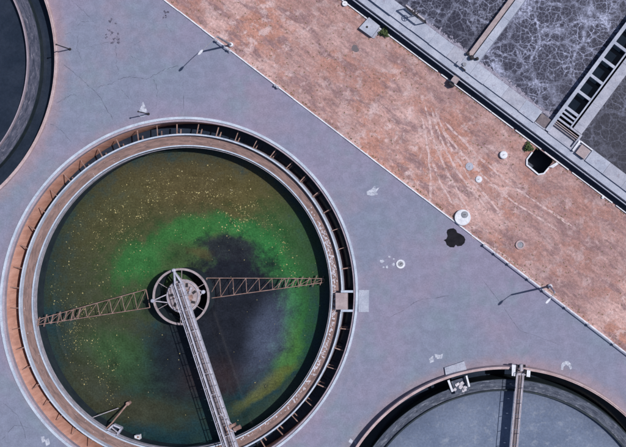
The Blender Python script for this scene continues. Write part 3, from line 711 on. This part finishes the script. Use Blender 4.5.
# valve group at the foot of the middle divider
vv = B(126, 27, ZU); vt = thing('valve_stand', vv, 'small dark valve stand at the foot of the middle divider walkway', 'valve')
for k, (u, v, h, r) in enumerate(((125.5, 31, .45, .16), (131, 30, .5, .22), (136, 32.5, .4, .15))):
    p = B(u, v, ZU); MB().lathe([(.01, 1.6), (r, 1.6), (r, ZU + h), (r * .5, ZU + h + .08), (.01, ZU + h + .08)], p.xy, 10).build('valve_body', DARK, vt)
MB().tube([B(125.5, 31, ZU + .2), B(131, 30, ZU + .2), B(136, 32.5, ZU + .2)], .06, 6).build('link_pipe', DARK, vt)
vb = thing('valve_box', B(128, 17.5, ZU), 'low weathered valve box with pipe stub on the basin ledge', 'valve')
MB().prism(Bq(122, 126, 15.9, 20, ZU + .3), 1.7, ZU + .28).build('body', DECK2, vb); MB().tube([B(127.5, 16.5, ZU + .15), B(133.5, 16.0, ZU + .15)], .07, 8).build('pipe', DARK, vb)
MB().lathe([(.01, 1.7), (.2, 1.7), (.2, ZU + .2), (.01, ZU + .2)], B(129, 20.5, ZU).xy, 10).build('cap', LIDG, vb)

# pipe along the basin front and lip of the drain
pp = thing('wall_pipe', B(150, 5.9), 'long pale blue pipe running along the foot wall of the aeration basin', 'pipe')
us = [U0, -20, 60, 131, 210, 290, 370, U1]
for a, b in zip(us, us[1:]): MB().tube([B(a, 5.3, 1.06), B(b - .3, 5.3, 1.06)], .085, 10).build('pipe_length', DECK, pp, smooth=True)
for u in us[1:-1]: MB().beam(B(u, 4.7, 1.06), B(u, 8.3, 1.06), .12, .24).build('pipe_collar', LIDG, pp)
lp = thing('drain_lip', B(150, -.8), 'broken white concrete lip of the drain between earth and basin', 'kerb')
u = U0; rr = random.Random(5)
while u < U1:
    ln = rr.uniform(22, 40); e = min(u + ln, U1)
    if not (5 < u < 5):
        MB().prism([B(u, -1.9 + rr.uniform(-.15, .15), .14), B(e - .5, -1.9 + rr.uniform(-.15, .15), .14), B(e - .5, -.8, .14), B(u, -.8, .14)], 0, .14 + rr.uniform(0, .05)).build('lip_stone', WHITE, lp)
    u = e + (rr.uniform(1, 4) if rr.random() < .4 else 0)
tag(MB().prism(Bq(U0, U1, -.75, 7.9, 0), 0, .02).build('drain_floor', DRAIN), kind='structure')  # dark strip deepening the shadow at the basin wall foot
cb = thing('drain_cover', B(131, 4), 'pinkish cover block bridging the dark drain opposite the middle divider', 'cover')
MB().prism(Bq(127.5, 134, -.6, 7.8, 1.2), .8, 1.2).build('slab', PINKBOX, cb)
MB().prism(Bq(128.5, 133.5, -4.5, -1.8, .5), 0, .9).build('foot', DARK, cb)
sc = thing('concrete_chamber', W(368, 28), 'square pale concrete chamber lid on the earth by the basin wall', 'chamber')
MB().prism([W(369, 17.2, .5), W(380, 26, .5), W(371.5, 37, .5), W(359, 28, .5)], 0, .5).build('lid', DECK, sc)
MB().lathe([(.01, .5), (.11, .5), (.11, .54), (.01, .54)], W(367, 27, .5).xy, 10).build('lifting_eye', DARK, sc)
MB().prism([W(379.3, 27, .1), W(381.5, 29, .1), W(374, 38.5, .1), W(371.5, 37.4, .1)], 0, .1).build('footing', DECK2, sc)

# sump pit with rounded white kerb
sm = thing('sump_pit', B(247, -12), 'deep black sump pit with rounded white kerb beside the basin drain', 'pit')
pit = [B(u, v) for u, v in PIT]
mb = MB(); n_ = len(pit)
mb.add([(p.x, p.y, 0) for p in pit] + [(p.x, p.y, -3) for p in pit], [(i, (i + 1) % n_, n_ + (i + 1) % n_, n_ + i) for i in range(n_)] + [tuple(range(n_, 2 * n_))])
mb.build('pit_lining', DRAIN, sm, fix=False)
path = [B(u, v, .08) for u, v in ((236, -9), (236, -18), (239.2, -22.4), (254.2, -23.2), (258, -19.2), (258.4, -12))]
for a, b in zip(path, path[1:]): MB().beam(a, b + (b - a).normalized() * .04, .15, .2 + random.uniform(0, .03)).build('kerb_stone', WHITE, sm)
MB().prism([B(257.5, -11.5, .3), B(262, -9, .3), B(264, -2.6, .3), B(261.5, -2.4, .3)], 0, .28).build('wedge_block', WHITE, sm)
MB().prism(Bq(240, 262, -2.3, -1.7, .2), -.3, .2).build('sill', RIMP, sm)

# shrubs
def shrub(label, px, py, r, n_, seed):
    rr = random.Random(seed); p = W(px, py, 0); o = thing('shrub', p, label, 'shrub', 'weedy shrubs along the drain')
    st = MB(); lf = MB()
    for k in range(9):
        a = rr.uniform(0, 6.28); e = Vector((p.x + r * .7 * math.cos(a), p.y + r * .7 * math.sin(a), rr.uniform(.3, .75))); st.tube([(p.x, p.y, 0), e], .02, 5, .008)
    for k in range(n_):
        a = rr.uniform(0, 6.28); q = r * math.sqrt(rr.random()) * rr.uniform(.7, 1.15) * (1 + .3 * math.sin(3 * a + seed)); z = rr.uniform(.1, .8) * (1.1 - q / r * .6)
        c = Vector((p.x + q * math.cos(a), p.y + q * math.sin(a), max(z, .06))); d = Vector((rr.uniform(-1, 1), rr.uniform(-1, 1), rr.uniform(-.4, .6))).normalized(); s_ = rr.uniform(.07, .15)
        t = d.cross(Vector((rr.uniform(-1, 1), rr.uniform(-1, 1), 1))).normalized()
        lf.add([c - d * s_, c + t * s_ * .45, c + d * s_, c - t * s_ * .45], [(0, 1, 2, 3)])
    st.build('stem', BARK, o); lf.build('foliage', LEAF, o, fix=False)
shrub('green shrub beside the square concrete chamber lid', 384.5, 33, .45, 220, 4)
shrub('green shrub at the corner of the black sump pit', 528.5, 147.5, .42, 230, 9)

# ------------------------------------------------------------------ kerb, low rail, lamps, posts
kb = thing('kerb', K(300), 'long white kerb line between the concrete yard and the pink earth', 'kerb')
t = -160; rr = random.Random(8)
while t < 760:
    e = t + rr.uniform(26, 34); j = rr.uniform(-.18, .18)
    MB().prism([K(t, -.6 + j), K(e - .2, -.6 + j * .5), K(e - .2, .6 + j * .5), K(t, .6 + j)], 0, rr.uniform(.12, .17)).build('kerb_stone', WHITE, kb); t = e
def rail(label, t0, t1, ts, z):
    o = thing('low_rail', K(t0, -1.2), label, 'rail', 'low pipe rails on the kerb')
    MB().tube([K(t0, -.9, z), K(t1, -.9, z)], .055, 8).build('pipe', STEELB, o, smooth=True)
    for t in ts: MB().box(K(t, -.9, z / 2), (.16, .22, z), E1A).build('post', LIDG, o)
rail('low pipe rail on the kerb running past the right street lamp', 402, 640, (403, 417, 434, 459, 478, 506, 534, 566, 600, 636), .48)
rail('short pipe rail on the kerb in front of the left street lamp', 64, 84, (66, 81), .55)
rail('short stub rail on the kerb midway between the two lamps', 139, 144, (140, 143), .45)
def lamp(label, base, hp, head, hh, s):
    p = W(*base, 0); hd = W(*head, 0); o = thing('street_lamp', p, label, 'street lamp', 'street lamps along the kerb')
    MB().lathe([(.01, 0), (.22, 0), (.22, .35), (.15, .42), (.01, .42)], p.xy, 14).build('base', WHITE, o)
    MB().tube([(p.x, p.y, .3), (p.x, p.y, hp * .5), (p.x, p.y, hp)], .115, 10, .08).build('pole', STEELB if s else LIDG, o, smooth=True)
    a = Vector((p.x, p.y, hp)); b = Vector((hd.x, hd.y, hh)); m = a.lerp(b, .4) + Vector((0, 0, .12))
    MB().tube([a - Vector((0, 0, .15)), a + Vector((0, 0, .05)), m, b], .035, 8).build('arm', LIDG, o, smooth=True)
    d = (b - a); d.z = 0; d.normalize(); n = Vector((-d.y, d.x, 0)); q = []
    for k, (tt, wd) in enumerate(((-.12, .05), (.08, .10), (.34, .10), (.48, .05))):
        q.append((b + d * tt, wd))
    out = [c + n * wd for c, wd in q] + [c - n * wd for c, wd in q[::-1]]
    hdp = MB().prism(out, hh - .06, hh + .09).build('lamp_head', WHITE, o)
    g = [b + d * .08 + n * .07, b + d * .36 + n * .07, b + d * .36 - n * .07, b + d * .08 - n * .07]
    MB().prism(g, hh - .10, hh - .062).build('lens', PALE, hdp)
lamp('street lamp with long arm on the kerb above the green tank', (231.5, 45), 5.4, (218.6, 59.4), 6.0, 0)
lamp('street lamp with short arm on the kerb at the right', (550, 286), 6.4, (544.5, 291.8), 7.1, 1)
def post(label, base, h):
    p = W(*base, 0); o = thing('slim_post', p, label, 'post', 'slim dark posts in the yard')
    MB().tube([(p.x, p.y, 0), (p.x, p.y, h)], .06, 8, .05).build('pole', DARK, o, smooth=True)
    MB().lathe([(.01, 0), (.14, 0), (.14, .06), (.01, .06)], p.xy, 10).build('foot_plate', DARK, o)
    MB().lathe([(.01, h), (.09, h), (.07, h + .1), (.01, h + .12)], p.xy, 8).build('cap', DARK, o)
post('slim dark post beside the white paint above the green tank', (148.5, 114), 3.0)
post('slim dark post beside the pink rim of the black tank', (70, 49.3), 3.2)

# ------------------------------------------------------------------ manholes and small lids
mh = thing('manhole', W(462.6, 217.5), 'big white round manhole with small grey hatch at the kerb', 'manhole')
MB().lathe([(.01, 0), (.80, 0), (.80, .36), (.76, .40), (.01, .40)], W(462.6, 217.5, .4).xy, 40).build('ring_top', WHITE, mh, smooth=True)
hat = MB().lathe([(.01, .40), (.34, .40), (.34, .46), (.30, .48), (.01, .48)], W(464.8, 214.6, .45).xy, 24).build('hatch', LIDG, mh, smooth=True)
MB().beam(W(463.6, 214.6, .5), W(466, 214.6, .5), .05, .05).build('handle', DARK, hat)
mh = thing('manhole', W(400.6, 264), 'small manhole with white ring and grey cover in the concrete yard', 'manhole')
MB().lathe([(.27, 0), (.46, 0), (.44, .09), (.27, .09)], W(400.6, 264).xy, 28).build('ring', WHITE, mh, smooth=True)
MB().lathe([(.01, 0), (.265, 0), (.265, .05), (.01, .05)], W(400.6, 264).xy, 24).build('cover', LIDG, mh); MB().box((*W(400.9, 263.7).xy, .065), (.2, .06, .03), .6).build('handle', DARK, mh)
mh = thing('manhole', W(520.3, 244.8), 'small manhole ring with grey cover in the pink earth', 'manhole')
MB().lathe([(.30, 0), (.48, 0), (.46, .16), (.30, .16)], W(520.3, 244.8).xy, 28).build('ring', RIMP, mh, smooth=True)
MB().lathe([(.01, 0), (.295, 0), (.295, .08), (.01, .08)], W(520.3, 244.8).xy, 24).build('cover', LIDG, mh)
def lid(label, px, py, r, h, m=WHITE):
    p = W(px, py); o = thing('round_lid', p, label, 'lid', 'small round lids in the earth')
    MB().lathe([(.01, 0), (r, 0), (r, h * .8), (r * .85, h), (.01, h)], p.xy, 20).build('cap', m, o, smooth=True); MB().box((p.x, p.y, h + .02), (r * .5, .05, .04), .5).build('handle', LIDG, o)
lid('round white pipe lid in the earth left of the sump pit', 503.5, 155, .40, .38)
lid('faint pale round lid, upper of the pair near the tyre tracks', 469.5, 166.5, .40, .06, DECK2)
lid('small pale round lid, lower of the pair near the tyre tracks', 478.8, 179.3, .33, .14)
lid('small white round lid at the top end of the drain lip', 345, 4, .28, .3)
lid('tiny white lid in the earth near the right end of the drain', 602.7, 197.5, .14, .2)
tag(flat('grey_patch', blob(355, 48.6, 3.6, 12, .3, seed=2), .006, m_track('grey_mud', (.17, .15, .17), .3, .5)), 'small grey mud patch in the upper pink earth', 'patch')

# ------------------------------------------------------------------ marks on the ground
tp = [(450, 228.6), (453.5, 228.2), (456, 229.8), (457.2, 232.6), (460.5, 234), (464, 236.5), (465.4, 239.5), (464.5, 243), (461.5, 245.8), (457.5, 246.3), (455.8, 244.8), (454, 247.4), (450, 247.2), (446.8, 245), (445.6, 241.6), (443.6, 240.2), (446.4, 238.8), (447.6, 236), (446.6, 232.4), (447.4, 229.8)]
tag(flat('tar_patch', tp, .008, TAR), 'black three lobed tar patch on the yard near the manhole', 'patch')
def paint(label, polys):
    o = thing('paint_mark', W(*polys[0][0]), label, 'paint mark', 'white paint marks on the yard')
    for p in polys: flat('stroke', p, .006, PAINT, o)
paint('white paint triangle on the yard beside the upper slim post', [[(143, 101.5), (147.2, 111), (146, 113), (138.2, 111.8), (140.5, 108)], [(138.5, 114.8), (146.5, 115.2), (141, 117.5)]])
paint('white winged paint mark on the yard in front of the kerb', [[(366.5, 191.5), (371.5, 189.2), (374.2, 185.8), (375.6, 186.4), (375.6, 189), (379.5, 187.4), (376.2, 192), (378, 194.2), (371.5, 195.8), (367, 194.6)]])
paint('white smeared paint mark left of the grey blue tank pad', [[(429, 359), (433, 355.5), (434, 361.5), (430, 363)], [(434.5, 354), (440, 355), (443, 353.5), (442, 358.5), (436, 359)]])
paint('white horseshoe paint mark above the grey blue tank', [[(561, 369.5), (561.2, 364.6), (563.6, 361.2), (568, 361), (571.2, 364), (572, 368.4), (570.4, 369.6), (568.6, 366), (566, 364.8), (563.8, 366.4), (563, 370)]])
paint('white scrawled paint mark at the rim of the grey blue tank', [[(350, 438), (353, 440.5), (352, 444), (348.5, 442)], [(354, 441), (357.5, 439.5), (355.5, 445)]])
paint('white scrawled paint mark outside the lower left rim of the green tank', [[(41, 437), (44, 436), (45.5, 441), (42, 443)], [(45, 440), (48.5, 438), (50, 444), (46, 446)]])
paint('scattered white paint drips left of the small yard manhole', [blob(382, 261.3, 1.9, 10, seed=3), blob(389.5, 256.6, 1.2, 8, seed=4), blob(393.5, 264.4, 1.5, 8, seed=5), blob(387, 267, 1.3, 8, seed=6), blob(383.5, 267.2, 1.0, 8, seed=7), blob(393.8, 259, .9, 8, seed=8)])
def ribbon(name, pts, wd, z, mat, parent=None, jit=.6, seed=0, sub=5):
    rr = random.Random(seed); fine = []
    for a, b in zip(pts, pts[1:]):
        for k in range(sub): q = k / sub; fine.append((a[0] + (b[0] - a[0]) * q + rr.uniform(-jit, jit), a[1] + (b[1] - a[1]) * q + rr.uniform(-jit, jit)))
    fine.append(pts[-1]); L = [W(x, y, z) for x, y in fine]; vs = []
    for k, p in enumerate(L):
        d = (L[min(k + 1, len(L) - 1)] - L[max(k - 1, 0)]).normalized(); n = Vector((-d.y, d.x, 0)); q = wd * (rr.uniform(.5, 1.2)) * (.35 if k in (0, len(L) - 1) else 1) / 2
        vs += [p + n * q, p - n * q]
    return MB().add(vs, [(2 * k, 2 * k + 1, 2 * k + 3, 2 * k + 2) for k in range(len(L) - 1)]).build(name, mat, parent, fix=True)
Zc = lambda zs: [(50 + x / 3.125, y / 3.125) for x, y in zs]
CR = [[(65, 0), (110, 40), (140, 70)], [(90, 85), (84, 150), (100, 190)], [(40, 200), (90, 240), (150, 295), (200, 380)], [(150, 272), (190, 262), (230, 240), (300, 246), (360, 216), (405, 206)],
      [(325, 250), (336, 280), (330, 350)], [(415, 220), (418, 340)], [(220, 272), (250, 312)], [(40, 110), (75, 100), (95, 70), (140, 65)], [(0, 385), (40, 410), (70, 447)],
      [(250, 150), (285, 128)], [(250, 175), (282, 190), (300, 186)], [(20, 322), (70, 295), (90, 300)], [(360, 75), (385, 105)], [(205, 140), (208, 200), (215, 235)], [(100, 150), (150, 140), (190, 130)]]
for i, c in enumerate(CR): ribbon('crack', Zc(c), .04 if i not in (2, 3) else .055, .004, CRACK, yard, .8, i, 8)
for i, c in enumerate([[(3, 402), (20, 418), (26, 440)], [(2, 440), (14, 425), (30, 428)], [(390, 318), (420, 300), (450, 296)], [(480, 275), (520, 330), (560, 345)]]): ribbon('crack', c, .045, .004, CRACK, yard, .8, 40 + i)
rr = random.Random(52)
for i in range(34):                                        # speckled old oil drips
    cx, cy, sx_, sy_ = ((111.5, 33, 2.2, 6.5), (111.5, 33, 2.2, 6.5), (118, 40, 1.5, 3), (165.5, 14, 1.2, 3.5))[i % 4]
    flat('stain', blob(cx + rr.gauss(0, sx_), cy + rr.gauss(0, sy_), rr.uniform(.5, 1.5), 9, .5, seed=300 + i), .0042 + .0001 * i, STAIN, yard, .0001)
for i, c in enumerate([[(425, 105), (434, 140), (447, 172), (470, 214)], [(431, 108), (441, 140), (456, 170), (486, 208)], [(428, 150), (431, 180), (430, 203)], [(441, 128), (470, 163), (505, 196), (560, 232)], [(445, 122), (480, 158), (515, 188), (572, 226)], [(470, 235), (500, 252), (560, 300)], [(436, 112), (449, 146), (470, 178), (500, 212)], [(422, 118), (428, 150), (440, 182), (452, 203)]]):
    ribbon('tyre_track', c, .24, .005 + .001 * i, TRACK, earth, .4, 60 + i, 8)

# ------------------------------------------------------------------ litter of the earth strip: stones and dry tufts nobody could count
rr = random.Random(77); stn = MB(); tuf = MB()
def on_earth(z=0.):
    while True:
        x, y = rr.uniform(150, 640), rr.uniform(-15, 365); a = (x - KA[0]) * kn.x + (y - KA[1]) * kn.y; b = (x - 349) * .6 - (y - 3.4) * .8
        if a > 2 and b < -3.2 and not (515 < x < 562 and 140 < y < 182): return x, y, a, b
for i in range(3200):
    x, y, a, b = on_earth(); p = W(x, y); r = rr.choice((.02, .025, .03, .035, .045, .06)); n_ = 5; t = rr.uniform(0, 6)
    o = [(p.x + r * rr.uniform(.7, 1.3) * math.cos(t + 1.257 * k), p.y + r * rr.uniform(.7, 1.3) * math.sin(t + 1.257 * k), 0) for k in range(n_)]
    stn.add(o + [(p.x + rr.uniform(-.3, .3) * r, p.y + rr.uniform(-.3, .3) * r, r * rr.uniform(.6, 1.2))], [(k, (k + 1) % n_, n_) for k in range(n_)])
for i in range(520):
    x, y, a, b = on_earth()
    if i < 130: x, y = x - kn.x * (a - 3) + rr.uniform(-.8, .8), y - kn.y * (a - 3)            # along the kerb
    elif i < 230: x, y = x - .6 * (b + 3.6), y + .8 * (b + 3.6)                              # along the drain lip
    p = W(x, y)
    for k in range(9):
        t = rr.uniform(0, 6.28); l = rr.uniform(.05, .17); e = (p.x + l * math.cos(t), p.y + l * math.sin(t), l * rr.uniform(.3, .9)); w_ = .014
        tuf.add([(p.x - w_ * math.sin(t), p.y + w_ * math.cos(t), 0), (p.x + w_ * math.sin(t), p.y - w_ * math.cos(t), 0), e], [(0, 1, 2)])
STONE = simple('earth_stones', (.28, .19, .18), (.48, .38, .37), 3, .95, 12, (.2, .13, .12))
TUFT = simple('dry_weed', (.15, .10, .055), (.20, .16, .07), 2, .95, 12, (.08, .09, .04))
tag(stn.build('loose_stones', STONE, fix=False), 'small stones and clods strewn over the pink earth', 'stones', kind='stuff')
tag(tuf.build('dry_weeds', TUFT, fix=False), 'sparse dry weeds scattered over the pink earth strip', 'weeds', kind='stuff')
